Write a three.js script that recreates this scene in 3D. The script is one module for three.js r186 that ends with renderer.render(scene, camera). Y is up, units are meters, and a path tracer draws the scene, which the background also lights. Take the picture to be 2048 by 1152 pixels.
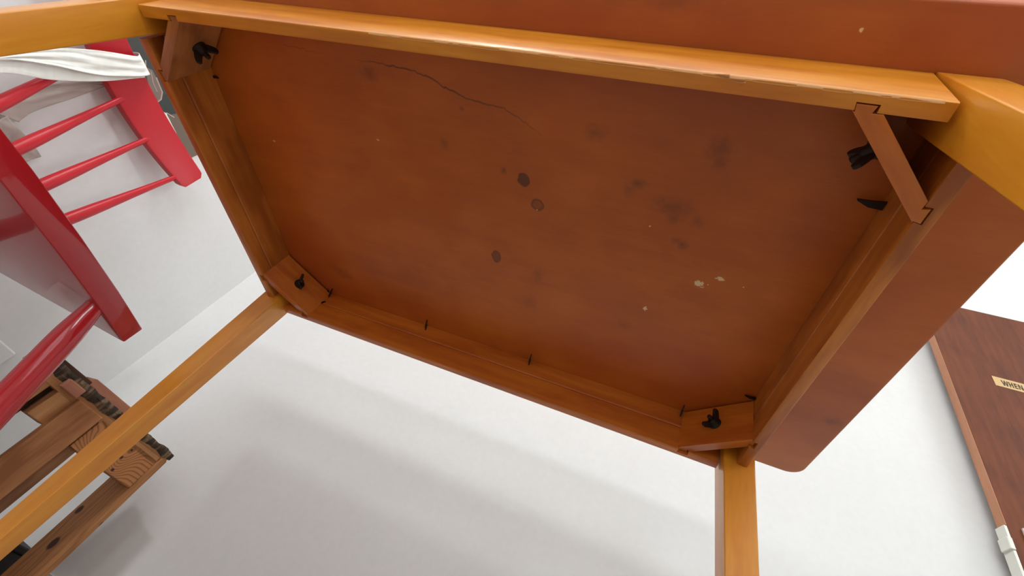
import * as THREE from 'three';
import { RoundedBoxGeometry } from 'three/addons/geometries/RoundedBoxGeometry.js';
import { mergeGeometries, mergeVertices, toCreasedNormals } from 'three/addons/utils/BufferGeometryUtils.js';
import { RectAreaLightUniformsLib } from 'three/addons/lights/RectAreaLightUniformsLib.js';
import { Brush, Evaluator, SUBTRACTION } from 'three-bvh-csg';

// ---------------------------------------------------------------- camera, light, exposure
const scene = new THREE.Scene();
const camera = new THREE.PerspectiveCamera(66.17, 2048 / 1152, 0.01, 30);
camera.rotation.set(0.7529, 0.404, 0.565, 'YXZ');
camera.position.set(0, 0.24, 0);
scene.add(camera);
const renderer = new THREE.WebGLRenderer({ antialias: true });
renderer.toneMapping = THREE.LinearToneMapping;
renderer.toneMappingExposure = 1.06;
renderer.shadowMap.enabled = true;
RectAreaLightUniformsLib.init();
scene.background = new THREE.Color(0.75, 0.85, 1.0);
const WINDOW_Z = 1.3;
// panes of the window behind the photographer: [x0, x1, y0, y1, light]
const PANES = [[-0.4, 1.4, 0.08, 0.60, 1.5], [-0.6, 0.9, 0.70, 0.98, 7.6], [-0.9, 0.4, 1.55, 1.98, 7.6]];  // lowest pane is added, unseen, to fill the lower rear wall
const FILL_PANE = { z0: -0.2, z1: 1.1, y0: 1.82, y1: 2.34, light: 9.5 };   // added window on the right, unseen; fills the left wall with light
const WINDOW_RGB = new THREE.Color(0.965, 1.0, 1.015);
const CEILING_LAMP = { x: -1.05, z: 1.05, size: 0.26, light: 64.0 };

// ---------------------------------------------------------------- helpers
const V3 = (x, y, z) => new THREE.Vector3(x, y, z);
const names = {};
function numbered(n) { names[n] = (names[n] ?? -1) + 1; return names[n] ? `${n}_${String(names[n]).padStart(3, '0')}` : n; }
function mesh(name, geo, mat, parent) {
  const m = new THREE.Mesh(geo, mat);
  m.castShadow = m.receiveShadow = true;
  m.name = numbered(name);
  parent.add(m);
  return m;
}
function thing(name, label, category, pos = [0, 0, 0], turn = 0) {
  const g = new THREE.Group();
  g.name = numbered(name); g.position.set(...pos); g.rotation.y = turn;
  g.userData = { label, category };
  scene.add(g);
  return g;
}
function struct(name, geo, mat) { const m = mesh(name, geo, mat, scene); m.userData.kind = 'structure'; return m; }
function rng(seed) { let s = seed >>> 0; return () => ((s = (s * 1664525 + 1013904223) >>> 0) / 4294967296); }
function hash(x, y, s) { let h = (x * 374761393 + y * 668265263 + s * 2147483647) | 0; h = Math.imul(h ^ (h >>> 13), 1274126177); h ^= h >>> 16; return (h >>> 0) / 4294967296; }
// value noise that repeats every (px, py) cells
function vnoise(x, y, px, py, s) {
  const xi = Math.floor(x), yi = Math.floor(y), fx = x - xi, fy = y - yi;
  const u = fx * fx * (3 - 2 * fx), v = fy * fy * (3 - 2 * fy), w = (a, m) => ((a % m) + m) % m;
  const x0 = w(xi, px), x1 = w(xi + 1, px), y0 = w(yi, py), y1 = w(yi + 1, py);
  const a = hash(x0, y0, s), b = hash(x1, y0, s), c = hash(x0, y1, s), d = hash(x1, y1, s);
  return a + (b - a) * u + (c - a) * v + (a - b - c + d) * u * v;
}
function fbm(x, y, px, py, s, o = 4) { let t = 0, a = 0.5, n = 0; for (let i = 0; i < o; i++) { t += a * vnoise(x, y, px, py, s + i * 17); n += a; x *= 2; y *= 2; px *= 2; py *= 2; a *= 0.5; } return t / n; }
const smooth = (a, b, x) => { const t = Math.min(1, Math.max(0, (x - a) / (b - a))); return t * t * (3 - 2 * t); };
const lerp = (a, b, t) => a + (b - a) * t;
const mix3 = (a, b, t) => [lerp(a[0], b[0], t), lerp(a[1], b[1], t), lerp(a[2], b[2], t)];
function dataTex(w, h, fn, srgb = true) {
  const d = new Uint8Array(w * h * 4);
  for (let j = 0; j < h; j++) for (let i = 0; i < w; i++) {
    const c = fn(i / w, j / h, i, j), k = (j * w + i) * 4;
    for (let q = 0; q < 3; q++) d[k + q] = Math.max(0, Math.min(255, c[q]));
    d[k + 3] = 255;
  }
  const t = new THREE.DataTexture(d, w, h, THREE.RGBAFormat);
  t.wrapS = t.wrapT = THREE.RepeatWrapping; t.magFilter = THREE.LinearFilter; t.minFilter = THREE.LinearMipmapLinearFilter; t.generateMipmaps = true;
  if (srgb) t.colorSpace = THREE.SRGBColorSpace;
  t.needsUpdate = true;
  return t;
}
// wood: grain runs along u; one repeat covers 0.4 m
const TILE = 0.4;
function woodTex(light, dark, { seed = 1, streak = 0.5, rings = 0.3, fine = 0.25, blotch = 0.2, size = 512, lines = 7 } = {}) {
  return dataTex(size, size, (u, v) => {
    const warp = fbm(u * 3, v * 4, 3, 4, seed + 5, 3) - 0.5;
    const r = 0.5 + 0.5 * Math.sin((v * lines + warp * 2.2) * Math.PI * 2);
    const st = fbm(u * 4 + warp, v * 40, 4, 40, seed + 11, 3);
    const fi = vnoise(u * 26, v * 190, 26, 190, seed + 23);
    const bl = fbm(u * 3, v * 3, 3, 3, seed + 31, 3);
    let t = 0.5 + rings * (Math.pow(r, 3) - 0.35) + streak * (st - 0.5) * 1.6 + fine * (fi - 0.5) + blotch * (bl - 0.5) * 2;
    return mix3(light, dark, Math.max(0, Math.min(1, t)));
  });
}
// box-projected uv in metres with the grain axis along u
function boxUV(geo, grain = 0, tile = TILE, off = [0, 0]) {
  let g = geo.index ? geo.toNonIndexed() : geo;
  const p = g.attributes.position, n = p.count, uv = new Float32Array(n * 2);
  const a = V3(), b = V3(), c = V3(), nn = V3();
  for (let i = 0; i < n; i += 3) {
    a.fromBufferAttribute(p, i); b.fromBufferAttribute(p, i + 1); c.fromBufferAttribute(p, i + 2);
    nn.copy(b).sub(a).cross(c.clone().sub(a));
    const an = [Math.abs(nn.x), Math.abs(nn.y), Math.abs(nn.z)];
    const ax = an[0] >= an[1] && an[0] >= an[2] ? 0 : an[1] >= an[2] ? 1 : 2;
    let ua = grain, va = [0, 1, 2].find((k) => k !== grain && k !== ax);
    if (ax === grain) { ua = (grain + 1) % 3; va = (grain + 2) % 3; }
    [a, b, c].forEach((q, k) => { uv[(i + k) * 2] = q.getComponent(ua) / tile + off[0]; uv[(i + k) * 2 + 1] = q.getComponent(va) / tile + off[1]; });
  }
  g.setAttribute('uv', new THREE.BufferAttribute(uv, 2));
  return g;
}
let offset = 0;
const nextOff = () => { offset += 1; return [(offset * 0.377) % 1, (offset * 0.619) % 1]; };
function bar(sx, sy, sz, r, grain, x = 0, y = 0, z = 0) {
  const g = new RoundedBoxGeometry(sx, sy, sz, 2, r);
  const o = boxUV(g, grain, TILE, nextOff());
  o.translate(x, y, z);
  return o;
}
// box given by its two corners
function span(x0, x1, y0, y1, z0, z1, r, grain) { return bar(x1 - x0, y1 - y0, z1 - z0, Math.min(r, (x1 - x0) * 0.49, (y1 - y0) * 0.49, (z1 - z0) * 0.49), grain, (x0 + x1) / 2, (y0 + y1) / 2, (z0 + z1) / 2); }
function plainBox(x0, x1, y0, y1, z0, z1) { const g = new THREE.BoxGeometry(x1 - x0, y1 - y0, z1 - z0); g.translate((x0 + x1) / 2, (y0 + y1) / 2, (z0 + z1) / 2); return g; }
// prism over a plan outline [[x, z], ...] from y0 to y1
function planPrism(pts, y0, y1, bevel = 0) {
  const s = new THREE.Shape(pts.map(([x, z]) => new THREE.Vector2(x, -z)));
  const g = new THREE.ExtrudeGeometry(s, { depth: y1 - y0 - 2 * bevel, bevelEnabled: bevel > 0, bevelSize: bevel, bevelOffset: -bevel, bevelThickness: bevel, bevelSegments: 3, curveSegments: 8 });
  g.rotateX(-Math.PI / 2); g.translate(0, y0 + bevel, 0);
  return g;
}
// round rod along a path of points with radius per point
function rod(points, radii, seg = 20, steps = 40, smoothPath = true) {
  const curve = smoothPath && points.length > 2 ? new THREE.CatmullRomCurve3(points) : new THREE.LineCurve3(points[0], points[points.length - 1]);
  const fr = curve.computeFrenetFrames(steps, false), pos = [], uv = [], idx = [];
  const rad = (t) => { const f = t * (radii.length - 1), i = Math.min(radii.length - 2, Math.floor(f)), k = f - i; const p0 = radii[Math.max(0, i - 1)], p1 = radii[i], p2 = radii[i + 1], p3 = radii[Math.min(radii.length - 1, i + 2)]; return p1 + 0.5 * k * (p2 - p0 + k * (2 * p0 - 5 * p1 + 4 * p2 - p3 + k * (3 * (p1 - p2) + p3 - p0))); };
  const L = curve.getLength();
  for (let i = 0; i <= steps; i++) {
    const t = i / steps, c = curve.getPointAt(t), r = rad(t);
    for (let j = 0; j <= seg; j++) {
      const a = (j / seg) * Math.PI * 2, d = fr.normals[i].clone().multiplyScalar(Math.cos(a)).addScaledVector(fr.binormals[i], Math.sin(a));
      pos.push(c.x + d.x * r, c.y + d.y * r, c.z + d.z * r); uv.push((t * L) / TILE, j / seg * 0.2);
    }
  }
  for (let i = 0; i < steps; i++) for (let j = 0; j < seg; j++) { const a = i * (seg + 1) + j, b = a + seg + 1; idx.push(a, a + 1, b, b, a + 1, b + 1); }
  for (const [ring, dir] of [[0, 1], [steps, -1]]) {
    const c = curve.getPointAt(ring / steps), k = pos.length / 3; pos.push(c.x, c.y, c.z); uv.push(0, 0);
    for (let j = 0; j < seg; j++) { const a = ring * (seg + 1) + j; dir > 0 ? idx.push(k, a + 1, a) : idx.push(k, a, a + 1); }
  }
  const g = new THREE.BufferGeometry();
  g.setAttribute('position', new THREE.Float32BufferAttribute(pos, 3)); g.setAttribute('uv', new THREE.Float32BufferAttribute(uv, 2)); g.setIndex(idx);
  return creased(g, 0.9);
}

// toCreasedNormals joins corners on a 1 cm grid: work on an enlarged copy
function creased(g, angle) { g.scale(2000, 2000, 2000); const o = toCreasedNormals(g, angle); o.scale(1 / 2000, 1 / 2000, 1 / 2000); return o; }

// ---------------------------------------------------------------- materials
const M = {};
const std = (o) => new THREE.MeshStandardMaterial(o);
const phys = (o) => new THREE.MeshPhysicalMaterial(o);
const wallTex = dataTex(256, 256, (u, v) => { const t = fbm(u * 8, v * 8, 8, 8, 71, 4) - 0.5, f = vnoise(u * 128, v * 128, 128, 128, 5) - 0.5; const k = 226 + t * 5 + f * 3; return [k, k, k - 1]; });
const wallBump = dataTex(256, 256, (u, v) => { const k = 128 + 90 * (fbm(u * 40, v * 40, 40, 40, 9, 3) - 0.5); return [k, k, k]; }, false);
M.wall = std({ map: wallTex, roughness: 0.85, bumpMap: wallBump, bumpScale: 0.0004 });
M.floor = std({ map: woodTex([168, 160, 150], [152, 144, 133], { seed: 3, lines: 9 }), roughness: 0.5 });
M.white = std({ color: 0xe9e9e6, roughness: 0.4 });
const orange = woodTex([230, 158, 46], [210, 128, 28], { seed: 7, streak: 0.55, rings: 0.12, fine: 0.2, blotch: 0.25 });
M.leg = phys({ map: orange, roughness: 0.34, clearcoat: 0.35, clearcoatRoughness: 0.25 });
M.apron = phys({ map: woodTex([210, 122, 36], [172, 84, 17], { seed: 17, streak: 0.6, rings: 0.22, fine: 0.2, blotch: 0.35, lines: 5 }), roughness: 0.38, clearcoat: 0.3, clearcoatRoughness: 0.3 });
M.raw = phys({ map: woodTex([190, 126, 68], [140, 82, 39], { seed: 29, streak: 0.6, rings: 0.35, fine: 0.25, blotch: 0.35, lines: 5 }), roughness: 0.5, clearcoat: 0.15, clearcoatRoughness: 0.4 });
M.front = phys({ map: woodTex([228, 150, 40], [198, 112, 20], { seed: 19, streak: 0.7, rings: 0.2, fine: 0.2, blotch: 0.4, lines: 5 }), roughness: 0.36, clearcoat: 0.3, clearcoatRoughness: 0.3 });
M.side = phys({ map: woodTex([206, 126, 46], [158, 84, 24], { seed: 43, streak: 0.7, rings: 0.45, fine: 0.25, blotch: 0.4, lines: 4 }), roughness: 0.42, clearcoat: 0.25, clearcoatRoughness: 0.35 });
M.blackSteel = std({ color: 0x241710, roughness: 0.5, metalness: 0.4 });
M.redSatin = phys({ color: new THREE.Color().setRGB(0.47, 0.008, 0.016), roughness: 0.42, specularIntensity: 0.6, clearcoat: 0.12, clearcoatRoughness: 0.3 });
M.red = phys({ color: new THREE.Color().setRGB(0.47, 0.008, 0.016), roughness: 0.35, specularIntensity: 0.5, clearcoat: 0.8, clearcoatRoughness: 0.05 });

// ---------------------------------------------------------------- room
const ROOM = { left: -1.26, right: 2.1, rear: -0.98, front: WINDOW_Z, ceil: 2.4 }, TH = 0.12;
{
  const { left, right, rear, front, ceil } = ROOM;
  const uvb = (g) => boxUV(g, 0, 1.0);
  struct('floor', boxUV(plainBox(left - TH, right + TH, -TH, 0, rear - TH, front + TH), 0, 0.8), M.floor);
  struct('ceiling', uvb(plainBox(left - TH, right + TH, ceil, ceil + TH, rear - TH, front + TH)), M.wall);
  struct('wall_left', uvb(plainBox(left - TH, left, 0, ceil, rear - TH, front + TH)), M.wall);
  {
    const q = FILL_PANE, a = rear - TH, b = front + TH, t = 0.05;
    struct('wall_right', uvb(mergeGeometries([plainBox(right, right + TH, 0, q.y0, a, b), plainBox(right, right + TH, q.y1, ceil, a, b), plainBox(right, right + TH, q.y0, q.y1, a, q.z0), plainBox(right, right + TH, q.y0, q.y1, q.z1, b)])), M.wall);
    const w = new THREE.Group(); w.name = 'window_4'; w.userData = { kind: 'structure' }; scene.add(w);  // added for fill light from the right, out of view
    const m = (q.z0 + q.z1) / 2, f = [right + 0.02, right + 0.07];
    mesh('window_frame', mergeGeometries([plainBox(...f, q.y0, q.y0 + t, q.z0, q.z1), plainBox(...f, q.y1 - t, q.y1, q.z0, q.z1), plainBox(...f, q.y0, q.y1, q.z0, q.z0 + t), plainBox(...f, q.y0, q.y1, q.z1 - t, q.z1), plainBox(...f, q.y0 + t, q.y1 - t, m - 0.03, m + 0.03)]), M.white, w);
    for (const [za, zb] of [[q.z0 + t, m - 0.03], [m + 0.03, q.z1 - t]]) {
      mesh('window_pane', plainBox(right + 0.04, right + 0.046, q.y0 + t, q.y1 - t, za, zb), std({ color: 0x222222, roughness: 0.1, emissive: WINDOW_RGB, emissiveIntensity: q.light * 0.5 }), w);
      const l = new THREE.RectAreaLight(WINDOW_RGB, q.light, zb - za, q.y1 - q.y0 - 2 * t);
      l.position.set(right + 0.035, (q.y0 + q.y1) / 2, (za + zb) / 2); l.lookAt(-5, l.position.y, l.position.z); l.name = 'window_light';
      scene.add(l);
    }
  }
  struct('wall_rear', uvb(plainBox(left, right, 0, ceil, rear - TH, rear)), M.wall);
  const f0 = front, f1 = front + TH;
  const parts = [];
  [0, ...PANES.map((q) => q[3])].forEach((y, i) => parts.push(plainBox(left, right, y, PANES[i]?.[2] ?? ceil, f0, f1)));
  for (const [p0, p1, q0, q1] of PANES) parts.push(plainBox(left, p0, q0, q1, f0, f1), plainBox(p1, right, q0, q1, f0, f1));
  struct('wall_front', uvb(mergeGeometries(parts)), M.wall);
  PANES.forEach(([px0, px1, py0, py1, power], i) => {
    const w = new THREE.Group(); w.name = `window_${i + 1}`; w.userData = { kind: 'structure' }; scene.add(w);  // the lowest group holds the added fill pane
    const t = 0.05;
    const bars = [plainBox(px0, px1, py0, py0 + t, f0 + 0.02, f0 + 0.07), plainBox(px0, px1, py1 - t, py1, f0 + 0.02, f0 + 0.07), plainBox(px0, px0 + t, py0, py1, f0 + 0.02, f0 + 0.07), plainBox(px1 - t, px1, py0, py1, f0 + 0.02, f0 + 0.07)];
    const mid = (px0 + px1) / 2; bars.push(plainBox(mid - 0.03, mid + 0.03, py0 + t, py1 - t, f0 + 0.02, f0 + 0.07));
    mesh('window_frame', mergeGeometries(bars), M.white, w);
    for (const [qa, qb] of [[px0 + t, mid - 0.03], [mid + 0.03, px1 - t]]) {
      mesh('window_pane', plainBox(qa, qb, py0 + t, py1 - t, f0 + 0.04, f0 + 0.046), std({ color: 0x222222, roughness: 0.1, emissive: WINDOW_RGB, emissiveIntensity: power * 0.5 }), w);
      const l = new THREE.RectAreaLight(WINDOW_RGB, power, qb - qa, py1 - py0 - 2 * t);
      l.position.set((qa + qb) / 2, (py0 + py1) / 2, f0 + 0.035);
      l.lookAt(l.position.x, l.position.y, -5); l.name = 'window_light';
      scene.add(l);
    }
  });
  struct('baseboard_rear', boxUV(plainBox(left, right, 0, 0.137, rear, rear + 0.012), 0), M.white);
}
{
  const c = CEILING_LAMP;
  const g = thing('ceiling_lamp', 'square white ceiling light fixed flush above the window side', 'lamp', [c.x, ROOM.ceil, c.z]);
  mesh('lamp_housing', new RoundedBoxGeometry(c.size + 0.04, 0.05, c.size + 0.04, 3, 0.01).translate(0, -0.0255, 0), M.white, g);
  mesh('lamp_diffuser', plainBox(-c.size / 2, c.size / 2, -0.056, -0.05, -c.size / 2, c.size / 2), std({ color: 0xffffff, emissive: WINDOW_RGB, emissiveIntensity: 3 }), g);
  const l = new THREE.RectAreaLight(WINDOW_RGB, c.light, c.size, c.size);
  l.position.set(c.x, ROOM.ceil - 0.06, c.z); l.lookAt(c.x, 0, c.z); l.name = 'ceiling_light';
  scene.add(l);
}

// ---------------------------------------------------------------- the table (seen from below)
const YT = 0.72, YB = 0.6471;                  // underside of the top, lower edge of the aprons
const XL = -0.7052, XR = 0.1977, ZF = -0.1082, ZR = -0.6469, AT = 0.0141;   // outer faces of the aprons, their thickness
const TOP = { x0: -0.809, x1: 0.3017, z0: -0.7009, z1: -0.059, th: 0.022 };
const table = thing('dining_table', 'orange varnished wooden table seen from below, with rectangular top and four tapered legs', 'table');
{
  // ----- top, with its stains, crack and paint specks
  const W = TOP.x1 - TOP.x0, D = TOP.z1 - TOP.z0, w = 2048, h = 1184;
  const blobs = [   // x, z, rx, rz, strength, kind
    [-0.1863, -0.2783, 0.0085, 0.0095, 0.62, 'dot'], [-0.1656, -0.3103, 0.0085, 0.009, 0.5, 'ring'], [-0.2281, -0.4159, 0.0075, 0.0115, 0.6, 'oval'],
    [-0.0005, -0.2734, 0.02, 0.011, 0.32, 'soft'], [0.005, -0.287, 0.008, 0.008, 0.25, 'soft'], [0.03, -0.285, 0.007, 0.007, 0.25, 'soft'], [-0.1022, -0.2017, 0.011, 0.009, 0.3, 'soft'], [-0.0449, -0.253, 0.009, 0.007, 0.42, 'soft'], [-0.053, -0.262, 0.007, 0.01, 0.25, 'soft'],
    [0.0287, -0.198, 0.012, 0.012, 0.35, 'soft'], [0.033, -0.21, 0.007, 0.009, 0.35, 'soft'], [0.0228, -0.3204, 0.006, 0.006, 0.45, 'soft'], [0.017, -0.317, 0.008, 0.005, 0.25, 'soft'], [-0.214, -0.271, 0.0035, 0.0045, 0.5, 'soft'],
    [-0.16, -0.43, 0.007, 0.012, 0.25, 'soft'], [-0.17, -0.49, 0.01, 0.012, 0.2, 'soft'], [-0.02, -0.48, 0.01, 0.008, 0.18, 'soft'], [-0.30, -0.25, 0.006, 0.008, 0.3, 'soft'], [-0.27, -0.20, 0.003, 0.003, 0.45, 'soft'],
    [-0.40, -0.175, 0.012, 0.009, 0.3, 'soft'], [0.2827, -0.547, 0.011, 0.009, 0.42, 'soft'], [-0.56, -0.56, 0.02, 0.012, 0.28, 'soft'], [-0.35, -0.07, 0.03, 0.006, 0.2, 'soft'], [-0.05, -0.075, 0.02, 0.006, 0.2, 'soft'],
  ];
  const specks = [[0.0563, -0.372, 0.0052, 0.0048], [0.0768, -0.3565, 0.0056, 0.0024], [0.0015, -0.4373, 0.003, 0.004], [-0.4081, -0.264, 0.0022, 0.0014], [-0.6161, -0.3021, 0.0022, 0.0014], [0.1009, -0.0835, 0.0013, 0.0024], [-0.1662, -0.318, 0.001, 0.001], [-0.02, -0.305, 0.001, 0.001], [0.066, -0.37, 0.001, 0.001], [0.105, -0.36, 0.001, 0.001]];
  const crack = [[-0.53, -0.155], [-0.4962, -0.1579], [-0.4641, -0.1593], [-0.43, -0.1605], [-0.3949, -0.1618], [-0.3581, -0.1623], [-0.3164, -0.1671], [-0.2903, -0.178], [-0.2639, -0.1861], [-0.2117, -0.192], [-0.1861, -0.2038], [-0.1636, -0.2163]];
  const crackShow = [0.25, 0.4, 0.0, 0.0, 0.55, 0.95, 1.0, 0.95, 0.8, 0.75, 0.45, 0.12];
  const px = (x) => ((x - TOP.x0) / W) * w, pz = (z) => ((z - TOP.z0) / D) * h;
  const dark = new Float32Array(w * h), pale = new Float32Array(w * h);
  for (const [x, z, rx, rz, s, kind] of blobs) {
    const cx = px(x), cz = pz(z), ax = (rx / W) * w, az = (rz / D) * h;
    for (let j = Math.floor(cz - az * 2.4); j <= cz + az * 2.4; j++) for (let i = Math.floor(cx - ax * 2.4); i <= cx + ax * 2.4; i++) {
      if (i < 0 || j < 0 || i >= w || j >= h) continue;
      const wob = (fbm(i / 9, j / 9, 512, 512, 3, 2) - 0.5) * (kind === 'soft' ? 0.9 : 0.28);
      const r = Math.hypot((i - cx) / ax, (j - cz) / az) + wob;
      let k = kind === 'soft' ? s * 0.82 * Math.pow(Math.max(0, 1 - r / 1.5), 1.2) * 1.15 : kind === 'ring' ? s * (1 - smooth(0.95, 1.1, r)) * (0.55 + 0.45 * smooth(0.55, 0.85, r)) : s * (1 - smooth(0.9, 1.1, r)) * (kind === 'oval' ? 0.72 + 0.28 * smooth(0.75, 0.95, r) : 1);
      dark[j * w + i] = Math.max(dark[j * w + i], k);
    }
  }
  for (const [x, z, rx, rz] of specks) {
    const cx = px(x), cz = pz(z), ax = Math.max(1.2, (rx / W) * w), az = Math.max(1.2, (rz / D) * h);
    for (let j = Math.floor(cz - az * 2); j <= cz + az * 2; j++) for (let i = Math.floor(cx - ax * 2); i <= cx + ax * 2; i++) {
      if (i < 0 || j < 0 || i >= w || j >= h) continue;
      const r = Math.hypot((i - cx) / ax, (j - cz) / az) + (fbm(i / 3.2, j / 3.2, 1024, 1024, 8, 2) - 0.5) * 1.5;
      pale[j * w + i] = Math.max(pale[j * w + i], 1 - smooth(0.8, 1.05, r));
    }
  }
  for (let k = 0; k + 1 < crack.length; k++) {
    const [xa, za] = crack[k], [xb, zb] = crack[k + 1], n = 260;
    for (let q = 0; q <= n; q++) {
      const t = q / n, show = lerp(crackShow[k], crackShow[k + 1], t);
      const cx = lerp(px(xa), px(xb), t), cz = lerp(pz(za), pz(zb), t) + (fbm(lerp(px(xa), px(xb), t) / 14, k, 512, 512, 4, 2) - 0.5) * 7;
      const half = 1.5 + 1.4 * vnoise(cx / 20, 3, 512, 512, 2) * show;
      for (let j = Math.floor(cz - 4); j <= cz + 4; j++) { const i = Math.floor(cx); if (i < 0 || j < 0 || i >= w || j >= h) continue; const d = Math.abs(j - cz); dark[j * w + i] = Math.max(dark[j * w + i], show * 0.62 * (1 - smooth(half * 0.4, half, d))); }
    }
  }
  const tex = dataTex(w, h, (u, v, i, j) => {
    const x = u * W, z = v * D;
    const big = fbm(x * 5, z * 7, 64, 64, 41, 4), st = fbm(x * 9, z * 70, 64, 256, 43, 3), fi = vnoise(x * 90, z * 600, 512, 1024, 47), mot = fbm(x * 22, z * 26, 64, 64, 53, 3);
    const t = 0.5 + (big - 0.5) * 1.3 + (st - 0.5) * 0.42 + (fi - 0.5) * 0.16 + (mot - 0.5) * 0.6;
    let c = mix3([196, 104, 24], [168, 80, 12], Math.max(0, Math.min(1, t)));
    const red = smooth(0.45, 0.75, fbm(x * 6 + 9, z * 6, 64, 64, 61, 3));
    c = mix3(c, [174, 74, 20], red * 0.5);
    const k = j * w + i;
    c = mix3(c, [62, 28, 14], dark[k]);
    c = mix3(c, [226, 196, 158], pale[k]);
    return c;
  });
  tex.wrapS = tex.wrapT = THREE.ClampToEdgeWrapping;
  const r = 0.024, P = [], cor = [[TOP.x1 - r, TOP.z0 + r, -90], [TOP.x1 - r, TOP.z1 - r, 0], [TOP.x0 + r, TOP.z1 - r, 90], [TOP.x0 + r, TOP.z0 + r, 180]];
  for (const [cx, cz, a0] of cor) for (let q = 0; q <= 8; q++) { const a = ((a0 + q * 11.25) * Math.PI) / 180; P.push([cx + r * Math.cos(a), cz + r * Math.sin(a)]); }
  P.reverse();
  let g = planPrism(P, YT, YT + TOP.th, 0.003);
  g = creased(g, 0.6);
  const p = g.attributes.position, uv = new Float32Array(p.count * 2);
  for (let i = 0; i < p.count; i++) { uv[2 * i] = (p.getX(i) - TOP.x0) / W; uv[2 * i + 1] = (p.getZ(i) - TOP.z0) / D; }
  g.setAttribute('uv', new THREE.BufferAttribute(uv, 2));
  mesh('tabletop', g, phys({ map: tex, roughness: 0.5, clearcoat: 0.2, clearcoatRoughness: 0.4 }), table);

  // ----- legs: square, tapered, slightly splayed. [x, z, top offset, top size, foot offset, foot size]
  const legs = [
    [0.1882, -0.6374, -0.005, -0.0017, 0.0449, 0.0349, 0.0085, 0.0289],
    [-0.6957, -0.6374, -0.0035, 0.0038, 0.0455, -0.0028, -0.0041, 0.0230],
    [-0.6957, -0.1177, 0.0009, -0.0082, 0.0424, -0.0089, 0.0312, 0.0248],
    [0.1882, -0.1177, -0.0031, -0.0098, 0.0432, 0.0331, 0.0633, 0.0288]];
  for (const [ox, oz, tx, tz, ts, bx, bz, bs] of legs) {
    const b = new RoundedBoxGeometry(1, 1, 1, 3, 0.04), q = b.attributes.position;
    const g1 = b.index ? b.toNonIndexed() : b, pp = g1.attributes.position;
    // rounded section kept, ends flat: push the height of each vertex to the full length
    for (let i = 0; i < pp.count; i++) {
      const X = pp.getX(i), Y = pp.getY(i), Z = pp.getZ(i), t = Y + 0.5;
      const s = lerp(bs, ts, t);
      pp.setXYZ(i, ox + lerp(bx, tx, t) + X * s, t * (YT - 0.0005) + 0.0002, oz + lerp(bz, tz, t) + Z * s);
    }
    g1.computeVertexNormals();
    const c = creased(mergeVertices(g1, 1e-5), 0.2);
    mesh('leg', boxUV(c, 1, TILE, nextOff()), M.leg, table);
  }

  // ----- aprons: bevelled section with a groove on the inner face; half-lap notches for the braces
  function apronProfile(groove) {   // x: 0 outer .. AT inner, y: YB .. YT
    const b = 0.0018, gd = 0.0016, gh = 0.0016;
    return [[b, YB], [AT - b, YB], [AT - 0.0004, YB + 0.0004], [AT, YB + b], [AT, groove - gh * 1.6], [AT - gd, groove - gh * 0.4], [AT - gd, groove + gh * 0.4], [AT - gd * 0.35, groove + gh * 1.2], [AT - gd * 0.35, YT - 0.0004], [0, YT - 0.0004], [0, YB + b], [0.0005, YB + 0.0005]];
  }
  const ev = new Evaluator(); ev.attributes = ['position', 'normal']; ev.useGroups = false;
  const solid = (g) => { const q = g.index ? g : mergeVertices(g.deleteAttribute('uv') && g, 1e-6); const br = new Brush(q); br.updateMatrixWorld(); return br; };
  const cut = (g, holes) => { let a = g; for (const hgeo of holes) { const A = new Brush(a), B = new Brush(hgeo); A.updateMatrixWorld(); B.updateMatrixWorld(); const o = ev.evaluate(A, B, SUBTRACTION); a = o.geometry; } return a; };
  function apron(kind, from, to, groove, mat) {
    const pr = apronProfile(groove), s = new THREE.Shape(pr.map(([x, y]) => new THREE.Vector2(x, y)));
    let g = new THREE.ExtrudeGeometry(s, { depth: to - from, bevelEnabled: false });   // length along +z
    if (kind === 'left') g.translate(XL, 0, from);
    if (kind === 'right') { g.scale(-1, 1, 1); flip(g); g.translate(XR, 0, from); }
    if (kind === 'front') { g.rotateY(Math.PI / 2); g.translate(from, 0, ZF); }          // z -> x, x -> -z
    if (kind === 'rear') { g.rotateY(Math.PI / 2); g.scale(1, 1, -1); flip(g); g.translate(from, 0, ZR); }
    return [kind, g, mat];
  }
  function flip(g) { const p = g.attributes.position, n = g.attributes.normal; for (let i = 0; i < p.count; i += 3) for (const a of [p, n]) { const t = [a.getX(i + 1), a.getY(i + 1), a.getZ(i + 1)]; a.setXYZ(i + 1, a.getX(i + 2), a.getY(i + 2), a.getZ(i + 2)); a.setXYZ(i + 2, ...t); } g.computeVertexNormals(); }
  const ix0 = XL + AT, ix1 = XR - AT, iz1 = ZF - AT, iz0 = ZR + AT;
  const S = 0.0795, T = 0.0205;    // brace: distance from the inner corner along each apron, and its thickness along the apron
  // braces: name of corner, sign to the middle in x and z, inner corner
  const corners = [[ix0, iz1, 1, -1, 0.6485], [ix1, iz1, -1, -1, 0.6472], [ix0, iz0, 1, 1, 0.6505], [ix1, iz0, -1, 1, 0.6515]];
  // dovetail: along the apron from a to b, into the apron by d (local: s along apron away from corner, n into apron)
  const tail = (grow) => [[S - 0.0018 + grow * 0.4, -0.0005], [S - 0.0006 + grow * 0.5, 0.0052 + grow], [S - 0.0146 - grow * 1.0, 0.0052 + grow], [S - 0.0132 - grow * 2.2, -0.0005]];
  const tails = { front: [], rear: [], left: [], right: [] }, notches = { front: [], rear: [], left: [], right: [] };
  const isFront = (z) => z === iz1;
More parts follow.
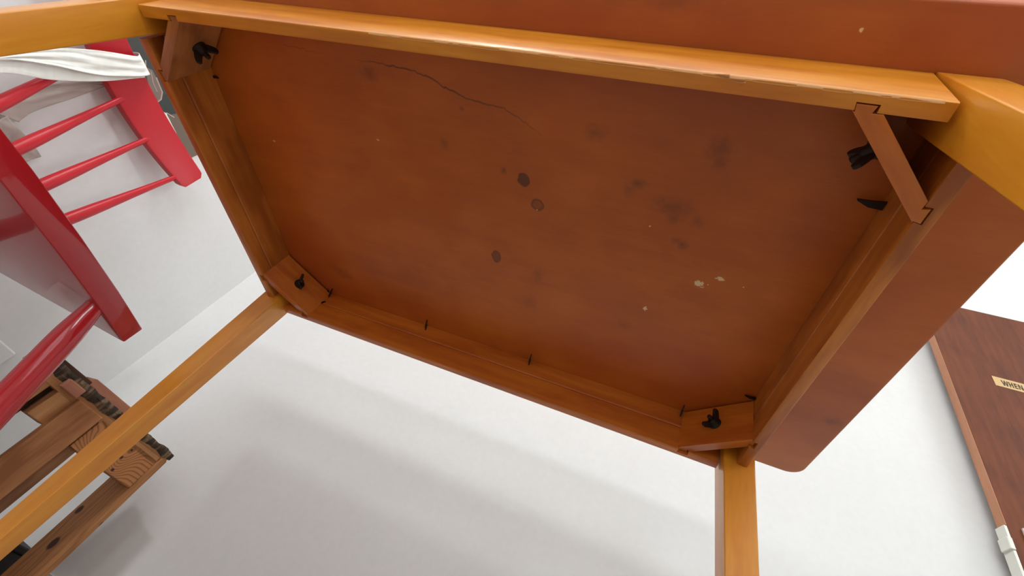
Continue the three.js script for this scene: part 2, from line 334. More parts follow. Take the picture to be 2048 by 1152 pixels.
  for (const [cx, cz, sx, sz, yb] of corners) {
    const onX = ([s, n]) => [cx + sx * s, cz - sz * n], onZ = ([s, n]) => [cx - sx * n, cz + sz * s];
    const orient = (pts) => { let a = 0; pts.forEach(([x, z], i) => { const [x2, z2] = pts[(i + 1) % pts.length]; a += x * z2 - x2 * z; }); return a > 0 ? pts.slice().reverse() : pts; };
    notches[isFront(cz) ? 'front' : 'rear'].push(planPrism(orient(tail(0.0012).map(onX)), YB - 0.01, YT - 0.004));
    notches[cx === ix0 ? 'left' : 'right'].push(planPrism(orient(tail(0.0012).map(onZ)), YB - 0.01, YT - 0.004));
    const t0 = tail(0).map(onX), t1 = tail(0).map(onZ);
    // outline: inner face from apron to apron, then the tail on the side apron, outer face, tail on the long apron
    const pts = [onX([S, 0]), ...[t0[0]], t0[1], t0[2], t0[3], onX([S - T, 0]), onZ([S - T, 0]), t1[3], t1[2], t1[1], t1[0], onZ([S, 0])];
    const g = planPrism(orient(pts), yb, 0.7172, 0.0007);
    // grain along the brace: rotate, project, rotate back
    const ang = Math.atan2(-(sz), -sx) ;
    const gg = g.clone(); gg.rotateY(sx * sz > 0 ? -Math.PI / 4 : Math.PI / 4);
    const uvg = boxUV(gg, 0, TILE, nextOff()); uvg.rotateY(sx * sz > 0 ? Math.PI / 4 : -Math.PI / 4);
    const brace = mesh('corner_brace', creased(uvg, 0.4), isFront(cz) && cx === ix0 ? M.raw : M.apron, table);
    // wing nut on its bolt, in the middle of the inner face
    const mid = V3(cx + sx * S / 2, (0.6471 + 0.7172) / 2 + 0.004, cz + sz * S / 2);
    const nrm = V3(sx, 0, sz).normalize();
    const nut = mesh('wing_nut', wingNut(), M.blackSteel, brace);
    nut.position.copy(mid);
    nut.quaternion.setFromUnitVectors(V3(0, 0, 1), nrm);
    nut.rotateZ({ '1-1': 2.0, '-1-1': 1.57, '11': 2.2, '-11': 0.95 }[`${sx}${sz}`] ?? 0.8);
  }
  function wingNut() {
    const gs = [];
    const hub = new THREE.LatheGeometry([[0.0001, 0], [0.0095, 0], [0.0095, 0.0012], [0.0072, 0.003], [0.0062, 0.009], [0.0052, 0.0105], [0.0036, 0.0108]].map(([a, b]) => new THREE.Vector2(a, b)), 20); hub.rotateX(Math.PI / 2); gs.push(hub);
    const bolt = new THREE.LatheGeometry([[0.0034, 0.002], [0.0034, 0.0165], [0.0028, 0.018], [0.0001, 0.0184]].map(([a, b]) => new THREE.Vector2(a, b)), 14); bolt.rotateX(Math.PI / 2); gs.push(bolt);
    for (const s of [-1, 1]) {
      const sh = new THREE.Shape(); sh.moveTo(0.003, 0.0015); sh.lineTo(0.0075, 0.0015); sh.quadraticCurveTo(0.0125, 0.006, 0.0155, 0.0125); sh.quadraticCurveTo(0.0165, 0.0185, 0.0118, 0.0175); sh.quadraticCurveTo(0.0075, 0.0125, 0.003, 0.0095);
      const w = new THREE.ExtrudeGeometry(sh, { depth: 0.0026, bevelEnabled: true, bevelSize: 0.0007, bevelThickness: 0.0007, bevelSegments: 2, curveSegments: 8 });
      w.translate(0, 0, -0.0013); w.rotateX(Math.PI / 2); if (s < 0) w.rotateZ(Math.PI); gs.push(w);
    }
    return mergeGeometries(gs.map((q) => { const n = q.index ? q.toNonIndexed() : q; n.deleteAttribute('uv'); return n; }));
  }
  const fx0 = -0.6728, fx1 = 0.1632;
  const list = [apron('front', fx0, fx1, 0.687, M.front), apron('rear', -0.6728, 0.1632, 0.6885, M.apron), apron('left', -0.6155, -0.1485, 0.672, M.side), apron('right', -0.6155, -0.1485, 0.684, M.side)];
  for (const [kind, g, mat] of list) {
    g.deleteAttribute('uv');
    const o = cut(g, notches[kind].map((n) => { n.deleteAttribute('uv'); return n; }));
    const c = creased(o, 0.5);
    mesh('apron', boxUV(c, kind === 'front' || kind === 'rear' ? 0 : 2, TILE, nextOff()), mat, table);
  }
  // ----- pale bare wood along the worn lower edge of the front apron, and the splintered chip in it
  {
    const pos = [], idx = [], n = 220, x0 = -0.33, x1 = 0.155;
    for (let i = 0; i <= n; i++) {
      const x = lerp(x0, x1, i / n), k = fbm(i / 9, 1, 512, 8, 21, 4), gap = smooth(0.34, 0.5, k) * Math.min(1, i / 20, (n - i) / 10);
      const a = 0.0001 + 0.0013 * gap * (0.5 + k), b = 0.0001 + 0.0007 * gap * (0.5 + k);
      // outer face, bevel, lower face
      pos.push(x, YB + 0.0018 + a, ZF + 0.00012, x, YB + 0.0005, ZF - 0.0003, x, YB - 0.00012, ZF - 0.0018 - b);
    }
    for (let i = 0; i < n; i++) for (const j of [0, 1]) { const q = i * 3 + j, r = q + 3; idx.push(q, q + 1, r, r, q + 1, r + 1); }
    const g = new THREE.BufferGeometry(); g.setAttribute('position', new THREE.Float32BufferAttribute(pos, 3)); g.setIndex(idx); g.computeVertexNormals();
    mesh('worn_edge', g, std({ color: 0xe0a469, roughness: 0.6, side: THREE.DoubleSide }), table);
    const chip = [];
    for (const [cx, len, dz, hgt] of [[0.0075, 0.012, -0.0004, 0.0016], [0.014, 0.022, -0.0022, 0.0011], [0.0175, 0.018, -0.0042, 0.0009]]) {
      const c = new THREE.ConeGeometry(hgt, len, 6, 3); c.rotateZ(Math.PI / 2); c.translate(cx, YB + 0.0001, ZF + dz); chip.push(c);
    }
    mesh('edge_splinter', mergeGeometries(chip), std({ color: 0xc98a56, roughness: 0.7 }), table);
  }
  // ----- small dark clips on the inner top edge of the rear apron, fasteners at the corners
  const clip = () => { const sh = new THREE.Shape([[-0.0006, 0], [0.0008, 0.001], [0.0021, 0.011], [0.0009, 0.0125], [0.0012, 0.0205], [0.0002, 0.021], [-0.0009, 0.012], [-0.0018, 0.010]].map(([a, b]) => new THREE.Vector2(a, b))); return new THREE.ExtrudeGeometry(sh, { depth: 0.0022, bevelEnabled: false }); };
  for (const [x, tilt] of [[-0.376, 0.12], [-0.1625, 0.05], [-0.6085, -0.2], [0.1005, -0.02]]) { const c = mesh('metal_clip', clip(), M.blackSteel, table); c.position.set(x, 0.7075, iz0 - 0.0002); c.rotation.set(0.92, 0, tilt); }
  { const c = mesh('metal_clip', clip(), M.blackSteel, table); c.position.set(-0.6115, 0.688, iz0 - 0.0002); c.rotation.z = -0.7; c.scale.set(0.9, 0.42, 1); }
  const fast = () => { const sh = new THREE.Shape([[0, -0.004], [0.012, -0.0035], [0.023, 0.0012], [0.024, 0.0028], [0.011, 0.0035], [0, 0.005]].map(([a, b]) => new THREE.Vector2(a, b))); const g = new THREE.ExtrudeGeometry(sh, { depth: 0.002, bevelEnabled: false }); g.rotateX(-Math.PI / 2); return g; };
  for (const [x, z, turn, k] of [[ix1, -0.2215, Math.PI, 1], [ix0, -0.2135, 0, 0.42], [ix1, -0.548, Math.PI, 0.6], [-0.617, iz0, -Math.PI / 2, 0.45]]) { const c = mesh('table_fastener', fast(), M.blackSteel, table); c.position.set(x, YT - (k < 1 ? 0.004 : 0.0105), z); c.rotation.y = turn; c.scale.set(k, 1, k); }
}

// ---------------------------------------------------------------- red spindle chair
{
  const chair = thing('spindle_chair', 'glossy red wooden chair with spindle back by the left wall', 'chair', [-0.95, 0, -0.35]);
  const ox = 0.95, oz = 0.35;
  const outline = [[-0.762, -0.549], [-0.738, -0.455], [-0.719, -0.35], [-0.707, -0.25], [-0.706, -0.18], [-0.722, -0.145], [-0.80, -0.152], [-1.0, -0.185], [-1.13, -0.225], [-1.15, -0.25], [-1.152, -0.44], [-1.135, -0.466], [-1.016, -0.493], [-0.9, -0.52], [-0.775, -0.5475]];
  const sh = outline.map(([x, z]) => [x + ox, z + oz]).reverse();
  const seat = planPrism(sh, 0.43, 0.462, 0.0022);
  mesh('seat', creased(seat, 0.5), M.red, chair);
  // crest rail: bowed board
  const arc = (z) => -1.208 + 0.043 * Math.pow(Math.abs((z + 0.35) / 0.222), 2.0);
  {
    const pos = [], idx = [], n = 60, z0 = -0.573, z1 = -0.127, sec = [];
    const hgt = (z) => { const d = Math.min(z - z0, z1 - z) / 0.014; return d < 1 ? Math.sqrt(Math.max(0, 1 - (1 - d) * (1 - d))) : 1; };
    const ring = [];
    for (let i = 0; i <= n; i++) {
      const z = lerp(z0, z1, i / n), x = arc(z), k = hgt(z), bow = 0.006 * (1 - Math.pow((z + 0.35) / 0.222, 2));
      const yt = 0.893 + bow + 0.016 * (0.45 + 0.55 * k), yb = 0.8475 - 0.004 * Math.min(1, k * 3) - 0.012 * (1 - Math.pow((z + 0.35) / 0.222, 2)), b = 0.0025;
      const lean = -0.006, CT = 0.024;
      ring.push([[x, yb + b], [x - b * 0.3, yb], [x - CT + b, yb], [x - CT, yb + b], [x - CT + lean, yt - b], [x - CT + lean + b, yt], [x + lean - b, yt], [x + lean, yt - b]].map(([a, y]) => [a, y, z]));
    }
    for (const r of ring) for (const [a, y, z] of r) pos.push(a + ox, y, z + oz);
    const m = 8;
    for (let i = 0; i < n; i++) for (let j = 0; j < m; j++) { const a = i * m + j, b = i * m + ((j + 1) % m), c = a + m, d = b + m; idx.push(a, b, c, b, d, c); }
    for (let j = 1; j < m - 1; j++) { idx.push(0, j + 1, j); const e = n * m; idx.push(e, e + j, e + j + 1); }
    const g = new THREE.BufferGeometry(); g.setAttribute('position', new THREE.Float32BufferAttribute(pos, 3)); g.setIndex(idx);
    mesh('crest_rail', creased(g, 0.45), M.redSatin, chair);
  }
  const spin = [[-0.549, -0.471], [-0.452, -0.412], [-0.358, -0.353], [-0.264, -0.296], [-0.166, -0.238]];
  for (const [zt, zb] of spin) {
    const top = V3(arc(zt) - 0.0105 + ox, 0.856, zt + oz), base = V3(-1.074 + ox, 0.455, zb + oz);
    mesh('spindle', rod([base, top], [0.0085, 0.0105, 0.0118, 0.0115, 0.0098, 0.008, 0.0066, 0.006], 18, 40), M.redSatin, chair);
  }
  const legs = [[[-0.757, -0.466], [-0.712, -0.576]], [[-0.752, -0.205], [-0.705, -0.12]], [[-1.068, -0.442], [-1.175, -0.53]], [[-1.068, -0.258], [-1.175, -0.17]]];
  for (const [[tx, tz], [bx, bz]] of legs) mesh('leg', rod([V3(tx + ox, 0.434, tz + oz), V3(bx + ox, 0.0, bz + oz)], [0.0125, 0.0172, 0.0182, 0.0185, 0.0182, 0.0176, 0.0165, 0.0155, 0.0145, 0.013], 26, 60), M.red, chair);

  // ----- white cloth hung over the crest rail
  const clothTex = dataTex(256, 256, (u, v) => { const t = fbm(u * 10, v * 10, 10, 10, 91, 4) - 0.5, w = vnoise(u * 128, v * 4, 128, 4, 3) - 0.5; const k = 236 + t * 14 + w * 6; return [k, k - 1, k - 8]; });
  M.cloth = phys({ map: clothTex, roughness: 0.95, side: THREE.DoubleSide, transmission: 0.12, thickness: 0 });
  M.greyCloth = std({ color: 0xb0a59d, roughness: 0.95, side: THREE.DoubleSide });
  // surface between two edge curves, waved across and given thickness
  function cloth(a, b, n, m, wave, thick = 0.0016) {
    const ca = new THREE.CatmullRomCurve3(a.map((p) => V3(...p))), cb = new THREE.CatmullRomCurve3(b.map((p) => V3(...p)));
    const grid = [];
    for (let i = 0; i <= n; i++) { const row = [], p = ca.getPoint(i / n), q = cb.getPoint(i / n); for (let j = 0; j <= m; j++) { const r = p.clone().lerp(q, j / m); const w = wave(i / n, j / m); r.x += w; row.push(r); } grid.push(row); }
    const pos = [], uv = [], idx = [];
    for (const sgn of [0.5, -0.5]) for (let i = 0; i <= n; i++) for (let j = 0; j <= m; j++) {
      const c = grid[i][j], du = grid[Math.min(n, i + 1)][j].clone().sub(grid[Math.max(0, i - 1)][j]), dv = grid[i][Math.min(m, j + 1)].clone().sub(grid[i][Math.max(0, j - 1)]);
      const nn = du.cross(dv).normalize().multiplyScalar(sgn * thick);
      pos.push(c.x + nn.x, c.y + nn.y, c.z + nn.z); uv.push(i / n, (j / m) * 0.3);
    }
    const K = (n + 1) * (m + 1), at = (s, i, j) => s * K + i * (m + 1) + j;
    for (let i = 0; i < n; i++) for (let j = 0; j < m; j++) { idx.push(at(0, i, j), at(0, i + 1, j), at(0, i, j + 1), at(0, i + 1, j), at(0, i + 1, j + 1), at(0, i, j + 1)); idx.push(at(1, i, j), at(1, i, j + 1), at(1, i + 1, j), at(1, i + 1, j), at(1, i, j + 1), at(1, i + 1, j + 1)); }
    for (let i = 0; i < n; i++) for (const [j, f] of [[0, 1], [m, 0]]) { const q = [at(0, i, j), at(0, i + 1, j), at(1, i, j), at(1, i + 1, j)]; f ? idx.push(q[0], q[2], q[1], q[1], q[2], q[3]) : idx.push(q[0], q[1], q[2], q[1], q[3], q[2]); }
    for (let j = 0; j < m; j++) for (const [i, f] of [[0, 0], [n, 1]]) { const q = [at(0, i, j), at(0, i, j + 1), at(1, i, j), at(1, i, j + 1)]; f ? idx.push(q[0], q[2], q[1], q[1], q[2], q[3]) : idx.push(q[0], q[1], q[2], q[1], q[3], q[2]); }
    const g = new THREE.BufferGeometry(); g.setAttribute('position', new THREE.Float32BufferAttribute(pos, 3)); g.setAttribute('uv', new THREE.Float32BufferAttribute(uv, 2)); g.setIndex(idx);
    g.computeVertexNormals();
    return g;
  }
  const towel = thing('hanging_cloth', 'crumpled white cloth draped over the crest rail of the red chair', 'cloth', [-1.18, 0.66, -0.3]);
  const L = (pts) => pts.map(([x, y, z]) => [x + 1.18, y - 0.66, z + 0.3]);
    const drop = (s, amp) => (t, v) => amp * (fbm(t * 9, v * 5, 64, 64, s, 3) - 0.3) * 1.6 * smooth(0.3, 0.5, t);
  // upper layer: from behind the rail over its top and down the front
  mesh('front_drape', cloth(
    L([[-1.2475, 0.86, -0.285], [-1.247, 0.912, -0.283], [-1.228, 0.923, -0.282], [-1.205, 0.921, -0.281], [-1.183, 0.9003, -0.2796], [-1.168, 0.8222, -0.2484], [-1.146, 0.7414, -0.2255], [-1.118, 0.6551, -0.2158], [-1.09, 0.5823, -0.2149], [-1.062, 0.5223, -0.2165]]),
    L([[-1.2475, 0.86, -0.328], [-1.247, 0.912, -0.327], [-1.228, 0.923, -0.326], [-1.202, 0.92, -0.325], [-1.179, 0.8913, -0.3172], [-1.162, 0.803, -0.2903], [-1.138, 0.7225, -0.2483], [-1.11, 0.6508, -0.2183], [-1.082, 0.5777, -0.2165], [-1.055, 0.5181, -0.2185]]),
    90, 22, drop(3, 0.009)), M.cloth, towel);
  // the layer folded under it
  mesh('under_fold', cloth(
    L([[-1.186, 0.899, -0.3086], [-1.169, 0.8129, -0.2844], [-1.148, 0.7342, -0.2424], [-1.12, 0.656, -0.219], [-1.092, 0.5821, -0.2193], [-1.064, 0.5215, -0.2212]]),
    L([[-1.181, 0.8945, -0.3225], [-1.163, 0.8003, -0.302], [-1.142, 0.7131, -0.2724], [-1.114, 0.6419, -0.2381], [-1.086, 0.5718, -0.2325], [-1.058, 0.5103, -0.2359]]),
    60, 14, drop(5, 0.004)), M.cloth, towel);
  // darker grey-beige tail hanging behind the spindles, and its hem
  const back = (s, amp) => (t, v) => -amp * fbm(t * 7, v * 4, 64, 64, s, 3);
  mesh('back_drape', cloth(
    L([[-1.247, 0.905, -0.325], [-1.247, 0.8749, -0.320], [-1.245, 0.7925, -0.3072], [-1.245, 0.7376, -0.3034], [-1.245, 0.6634, -0.2983], [-1.245, 0.6172, -0.2975]]),
    L([[-1.247, 0.905, -0.3346], [-1.247, 0.8677, -0.3346], [-1.245, 0.827, -0.3357], [-1.245, 0.7781, -0.3388], [-1.245, 0.69, -0.3427], [-1.245, 0.6626, -0.3511]]),
    60, 14, back(7, 0.006)), M.greyCloth, towel);
  mesh('hem', cloth(
    L([[-1.243, 0.6521, -0.3345], [-1.243, 0.6558, -0.3617], [-1.243, 0.6593, -0.388], [-1.243, 0.6578, -0.4221]]),
    L([[-1.243, 0.6041, -0.3461], [-1.243, 0.6067, -0.3851], [-1.243, 0.6081, -0.4088], [-1.243, 0.6268, -0.4204]]),
    30, 12, back(9, 0.006)), M.greyCloth, towel);
}

// ---------------------------------------------------------------- poster and socket on the left wall
{
  const z0 = -0.555, z1 = 0.10, y0 = 0.915, y1 = 1.5, w = 1024, h = 1024;
  const X = (z) => ((z - z0) / (z1 - z0)) * w, Y = (y) => (1 - (y - y0) / (y1 - y0)) * h;
  const inside = (p, x, y) => { let c = false; for (let i = 0, j = p.length - 1; i < p.length; j = i++) { const [xi, yi] = p[i], [xj, yj] = p[j]; if ((yi > y) !== (yj > y) && x < ((xj - xi) * (y - yi)) / (yj - yi) + xi) c = !c; } return c; };
  const hand = [[-0.322, 0.949], [-0.333, 0.962], [-0.35, 0.962], [-0.384, 0.959], [-0.398, 0.948], [-0.402, 0.934], [-0.396, 0.926], [-0.38, 0.925], [-0.361, 0.936]];
  const paper = [[-0.42, 0.90], [-0.421, 0.934], [-0.432, 0.944], [-0.458, 0.943], [-0.50, 0.943], [-0.505, 0.90]];
  const sleeve = [[-0.436, 0.943], [-0.444, 0.985], [-0.56, 0.99], [-0.56, 0.91], [-0.51, 0.93], [-0.497, 0.942], [-0.46, 0.944]];
  const cv = document.createElement('canvas'); cv.width = w; cv.height = h;
  const c = cv.getContext('2d');
  c.fillStyle = '#3b3a37'; c.fillRect(0, 0, w, h);
  const poly = (p, f) => { c.fillStyle = f; c.beginPath(); p.forEach(([z, y], i) => (i ? c.lineTo(X(z), Y(y)) : c.moveTo(X(z), Y(y)))); c.closePath(); c.fill(); };
  c.fillStyle = '#2f3531'; c.fillRect(X(-0.44), Y(1.0), X(-0.39) - X(-0.44), 200);
  poly(paper, '#e6e4de'); poly(sleeve, '#6d5e50'); poly(hand, '#77685f');
  c.strokeStyle = '#b59c8d'; c.lineWidth = 5; c.beginPath(); hand.slice(2, 8).forEach(([z, y], i) => (i ? c.lineTo(X(z), Y(y)) : c.moveTo(X(z), Y(y)))); c.stroke();
  c.strokeStyle = '#a8968a'; c.lineWidth = 3; c.beginPath(); c.moveTo(X(-0.335), Y(0.957)); c.lineTo(X(-0.36), Y(0.949)); c.lineTo(X(-0.38), Y(0.948)); c.stroke();
  c.strokeStyle = '#c9c2b4'; c.lineWidth = 3; c.beginPath(); c.moveTo(X(-0.31), Y(0.958)); c.lineTo(X(-0.322), Y(0.951)); c.stroke();
  c.beginPath(); c.moveTo(X(-0.43), Y(0.944)); c.lineTo(X(-0.447), Y(0.957)); c.stroke();
  poly([[-0.2, 1.15], [0.02, 1.2], [0.06, 1.38], [-0.12, 1.44], [-0.26, 1.33]], '#8a817a');
  const tex = new THREE.CanvasTexture(cv); tex.colorSpace = THREE.SRGBColorSpace;
  const p = thing('poster', 'dark photographic poster on the left wall, behind the crest of the red chair', 'poster', [ROOM.left, (y0 + y1) / 2, (z0 + z1) / 2]);
  const sheet = new THREE.PlaneGeometry(z1 - z0, y1 - y0); sheet.rotateY(Math.PI / 2); sheet.scale(1, 1, 1);
  // u runs along -z on a plane that faces +x; the canvas has u along +z
  const uv = sheet.attributes.uv; for (let i = 0; i < uv.count; i++) uv.setX(i, 1 - uv.getX(i));
  sheet.translate(0.0031, 0, 0);
  mesh('print', sheet, std({ map: tex, roughness: 0.45 }), p);
  mesh('backing_board', plainBox(0, 0.003, -(y1 - y0) / 2, (y1 - y0) / 2, -(z1 - z0) / 2, (z1 - z0) / 2), M.white, p);

  const s = thing('wall_socket', 'white plastic socket plate low on the left wall, beside the chair leg', 'socket', [ROOM.left, 0.35, -0.7305]);
  const plate = new RoundedBoxGeometry(0.009, 0.082, 0.082, 4, 0.0042).translate(0.0046, 0, 0);
  mesh('plate', plate, M.white, s);
  const inner = new THREE.CylinderGeometry(0.02, 0.02, 0.003, 28, 1, false); inner.rotateZ(Math.PI / 2); inner.translate(0.0098, -0.002, 0.004);
  mesh('socket_well', inner, std({ color: 0xd2d2ce, roughness: 0.5 }), s);
}

// ---------------------------------------------------------------- pallet-wood rack in the corner
{
  const pine = (seed, l = [204, 148, 98], d = [150, 96, 54], o = {}) => std({ map: woodTex(l, d, { seed, streak: 0.6, rings: 0.4, fine: 0.25, blotch: 0.3, lines: 5, ...o }), roughness: 0.72 });
  const A = pine(101), B = pine(113, [190, 128, 80], [134, 80, 44]), C = pine(127, [210, 156, 104], [158, 104, 60]), dk = pine(131, [96, 62, 42], [58, 36, 24]), md = pine(133, [168, 118, 78], [116, 76, 48]), pk = pine(137, [188, 128, 102], [150, 96, 74]);
  const rack = thing('pallet_rack', 'rough pallet wood rack with a bark edge, standing in the left rear corner', 'rack', [-0.8968, 0, -0.6018], Math.atan2(0.9433, 0.332));
  const put = (name, m, x0, x1, y0, y1, z0, z1, grain, r = 0.0016) => mesh(name, span(x0, x1, y0, y1, z0, z1, r, grain), m, rack);
  put('top_board', A, -0.012, 0.275, 0.36, 0.3755, -0.10, 0.0, 0);
  // bark edge along the front of the top board
  {
    const n = 150, m = 10, pos = [], idx = [], uv = [];
    for (let i = 0; i <= n; i++) for (let j = 0; j <= m; j++) {
      const u = i / n, v = j / m, x = lerp(-0.014, 0.2785, u);
      const edge = Math.sqrt(Math.min(1, Math.min(i, n - i) / 7));
      const lo = 0.3588 + 0.0035 * (fbm(u * 16, 2, 64, 64, 5, 3) - 0.5) * 2 + 0.005 * smooth(0.35, 0.6, u), hi = 0.3785 + 0.0025 * (fbm(u * 20, 7, 64, 64, 6, 3) - 0.5) * 2;
      const b = fbm(u * 44, v * 4, 64, 64, 15, 4), bulge = Math.sin(Math.PI * Math.min(1, Math.max(0, v))) * 0.003 + (b - 0.45) * lerp(0.008, 0.003, smooth(0.5, 0.8, u)) * Math.sin(Math.PI * v);
      pos.push(x, lerp(lo, hi, 0.5 + (v - 0.5) * (0.55 + 0.45 * edge)), 0.0005 + Math.max(-0.001, bulge) * edge); uv.push(u * 0.9, v * 0.06);
    }
    for (let i = 0; i < n; i++) for (let j = 0; j < m; j++) { const a = i * (m + 1) + j, b = a + m + 1; idx.push(a, b, a + 1, b, b + 1, a + 1); }
    // closed at the back
    const base = pos.length / 3; for (let i = 0; i <= n; i++) for (const j of [0, m]) { const k = (i * (m + 1) + j) * 3; pos.push(pos[k], pos[k + 1], -0.004); uv.push(0, 0); }
    for (let i = 0; i < n; i++) { const a = base + i * 2, f0 = i * (m + 1), f1 = f0 + m + 1; idx.push(a, a + 2, f0, a + 2, f1, f0); idx.push(a + 1, f0 + m, a + 3, a + 3, f0 + m, f1 + m); idx.push(a, a + 1, a + 2, a + 2, a + 1, a + 3); }
    const g = new THREE.BufferGeometry(); g.setAttribute('position', new THREE.Float32BufferAttribute(pos, 3)); g.setAttribute('uv', new THREE.Float32BufferAttribute(uv, 2)); g.setIndex(idx);
    const barkTex = dataTex(512, 128, (u, v) => { const t = fbm(u * 60, v * 8, 60, 8, 77, 4), c = smooth(0.42, 0.68, t); return mix3([62, 50, 41], [132, 108, 82], c); });
    mesh('bark_edge', creased(g, 0.7), std({ map: barkTex, roughness: 0.95 }), rack);
  }
  put('slat', dk, -0.004, 0.064, 0.3745, 0.3845, -0.06, -0.002, 0);
  put('slat', pk, 0.0645, 0.206, 0.3745, 0.3925, -0.05, -0.002, 0);
  put('cross_board', C, -0.012, 0.2615, 0.3445, 0.361, -0.02, -0.001, 0);
  put('post', A, -0.014, 0.027, 0, 0.3455, -0.022, -0.001, 1);
  put('post', dk, 0.0245, 0.0405, 0, 0.348, -0.05, -0.028, 1);  // dark wood colour stands in for shade on this set-back post
  put('spacer_block', pk, 0.033, 0.064, 0.3505, 0.367, -0.004, 0.0165, 0);
  put('spacer_block', C, 0.043, 0.078, 0.2985, 0.347, -0.045, -0.003, 1);
  put('post', A, 0.071, 0.122, 0, 0.3525, -0.006, 0.011, 1);
  put('post', md, 0.116, 0.1465, 0, 0.303, -0.03, -0.009, 1);  // browner tint carries the shade of the recess beside the middle post
  // knotty block at the right
  {
    const knot = dataTex(512, 512, (u, v) => {
      let d = 0; const K = [[0.60, 0.80, 0.04], [0.58, 0.50, 0.045], [0.63, 0.14, 0.045], [0.2, 0.45, 0.03]];
      let ph = v * 1.2 + u * 0.15; let kd = 0;
      for (const [a, b, s] of K) { const q = Math.hypot((u - a) * 2.2, v - b); ph += 0.5 * Math.exp(-q * q / 0.10) ; kd = Math.max(kd, 1 - smooth(s * 0.6, s * 1.3, q)); }
      const r = 0.5 + 0.5 * Math.sin((ph + 0.05 * (fbm(u * 6, v * 6, 6, 6, 3, 3) - 0.5)) * Math.PI * 2 * 6.5);
      let c = mix3([206, 142, 88], [142, 88, 48], 0.15 + 0.75 * Math.pow(r, 4));
      return mix3(c, [66, 38, 24], kd);
    });
    const g = span(0.128, 0.2625, 0.2955, 0.3545, -0.05, -0.001, 0.0015, 0), p = g.attributes.position, uv = g.attributes.uv;
    for (let i = 0; i < p.count; i++) { uv.setXY(i, (p.getX(i) - 0.128) / 0.1345, (p.getY(i) - 0.295) / 0.0595); }
    mesh('spacer_block', g, std({ map: knot, roughness: 0.7 }), rack);
  }
  // right side board: deep, seen from inside, with two knots
  {
    const t = dataTex(512, 1024, (u, v) => {
      const warp = fbm(u * 3, v * 3, 3, 3, 21, 3) - 0.5, r = 0.5 + 0.5 * Math.sin((u * 6 + warp * 2) * Math.PI * 2), st = fbm(u * 50, v * 6, 50, 6, 25, 3);
      let c = mix3([200, 142, 90], [142, 90, 50], Math.max(0, Math.min(1, 0.42 + 0.35 * (Math.pow(r, 3) - 0.4) + (st - 0.5) * 0.8)));
      let kd = 0; for (const [a, b, sx, sy] of [[0.18, 0.645, 0.09, 0.022], [0.5, 0.495, 0.11, 0.03]]) { const q = Math.hypot((u - a) / sx, (v - b) / sy); kd = Math.max(kd, 1 - smooth(0.7, 1.2, q)); }
      return mix3(c, [70, 38, 24], kd);
    });
    const g = span(0.2625, 0.277, 0, 0.362, -0.092, 0.0, 0.0014, 1), p = g.attributes.position, uv = g.attributes.uv;
    for (let i = 0; i < p.count; i++) uv.setXY(i, (p.getZ(i) + 0.092) / 0.092 + (p.getX(i) > 0.27 ? 0.1 : 0), p.getY(i) / 0.362);
    mesh('side_board', g, std({ map: t, roughness: 0.7 }), rack);
  }
  const box = thing('storage_box', 'black box on the floor behind the pallet wood rack', 'box', [-0.985, 0, -0.865], Math.atan2(0.9433, 0.332));
  mesh('box_body', new RoundedBoxGeometry(0.15, 0.142, 0.10, 3, 0.006).translate(0, 0.0712, 0), std({ color: 0x1b1715, roughness: 0.6 }), box);
  mesh('box_lid', new RoundedBoxGeometry(0.154, 0.012, 0.104, 3, 0.004).translate(0, 0.1475, 0), std({ color: 0x1b1715, roughness: 0.6 }), box);
}

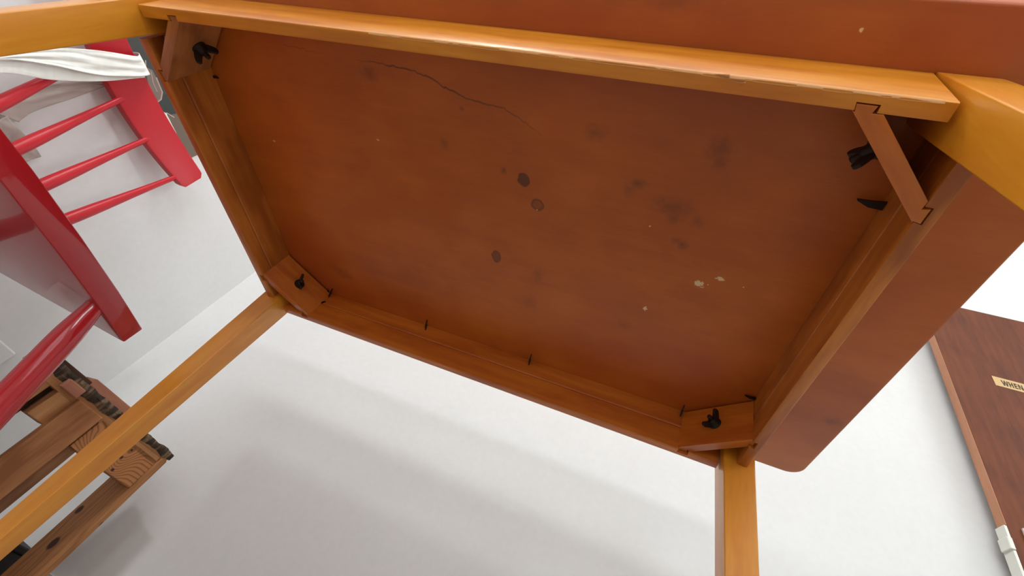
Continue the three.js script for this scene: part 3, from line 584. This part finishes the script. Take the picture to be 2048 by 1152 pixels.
// ---------------------------------------------------------------- brown board on the rear wall, with a lettered strip
{
  const board = thing('wall_board', 'tall reddish brown wooden board mounted on the rear wall beside the table', 'board', [0.98, 0, ROOM.rear]);
  const bm = std({ map: woodTex([122, 62, 29], [88, 42, 18], { seed: 151, streak: 0.5, rings: 0.15, fine: 0.2, blotch: 0.3, lines: 3 }), roughness: 0.75 });
  const em = std({ map: woodTex([196, 140, 106], [168, 112, 80], { seed: 157, streak: 0.4, rings: 0.1 }), roughness: 0.6 });
  const x0 = 0.7735 - 0.98, x1 = 0.42, y0 = 0.62, y1 = 1.641, zf = 0.05, zb = 0.0265;
  mesh('panel', span(x0 + 0.0015, x1, y0, y1, zb, zf, 0.0012, 1), bm, board);
  mesh('edge_band', span(x0, x0 + 0.0016, 0.932, y1 - 0.001, zb + 0.0006, zf - 0.0006, 0.0005, 1), em, board);
  mesh('wall_bracket', mergeGeometries([plainBox(x0 + 0.08, x0 + 0.11, y0 + 0.05, y1 - 0.05, 0, zb), plainBox(x1 - 0.11, x1 - 0.08, y0 + 0.05, y1 - 0.05, 0, zb)]), M.white, board);
  const wm = std({ color: 0xdcdcd2, roughness: 0.4 });
  const rail = mesh('edge_rail', mergeGeometries([plainBox(x0 - 0.0035, x0 + 0.0012, 0.63, 0.9305, zb - 0.001, zf - 0.001)]), wm, board);
  mesh('rail_clip', new RoundedBoxGeometry(0.009, 0.024, 0.026, 3, 0.0018).translate(x0 - 0.0035, 0.894, (zb + zf) / 2 + 0.0005), wm, rail);
  mesh('bracket_plate', new RoundedBoxGeometry(0.09, 0.11, 0.006, 3, 0.002).translate(x0 + 0.0235 + 0.045, 0.934 - 0.055, zf + 0.003), wm, board);
  // lettered paper strip
  const cv = document.createElement('canvas'); cv.width = 1024; cv.height = 256;
  const c = cv.getContext('2d');
  c.fillStyle = '#d3b07c'; c.fillRect(0, 0, 1024, 256);
  const R = rng(5);
  for (let i = 0; i < 900; i++) { c.fillStyle = `rgba(${150 + R() * 80},${115 + R() * 60},${60 + R() * 50},0.10)`; c.fillRect(R() * 1024, R() * 256, 20 + R() * 90, 1 + R() * 3); }
  c.fillStyle = '#3f3119'; c.font = 'bold 190px sans-serif'; c.textBaseline = 'middle';
  c.save(); c.translate(132, 134); c.scale(0.63, 1.0); c.lineWidth = 9; c.strokeStyle = '#3f3119'; c.strokeText('WHEN', 0, 0); c.fillText('WHEN', 0, 0); c.restore();
  const tex = new THREE.CanvasTexture(cv); tex.colorSpace = THREE.SRGBColorSpace;
  const lw = 0.128, lh = 0.032, g = new THREE.PlaneGeometry(lw, lh);
  const strip = mesh('lettered_strip', g, std({ map: tex, roughness: 0.7 }), board);
  strip.position.set(0.8735 - 0.98 + lw / 2, 1.3505, zf + 0.0008);
  strip.userData.label = 'pale paper strip lettered WHEN';
}
renderer.render(scene, camera);
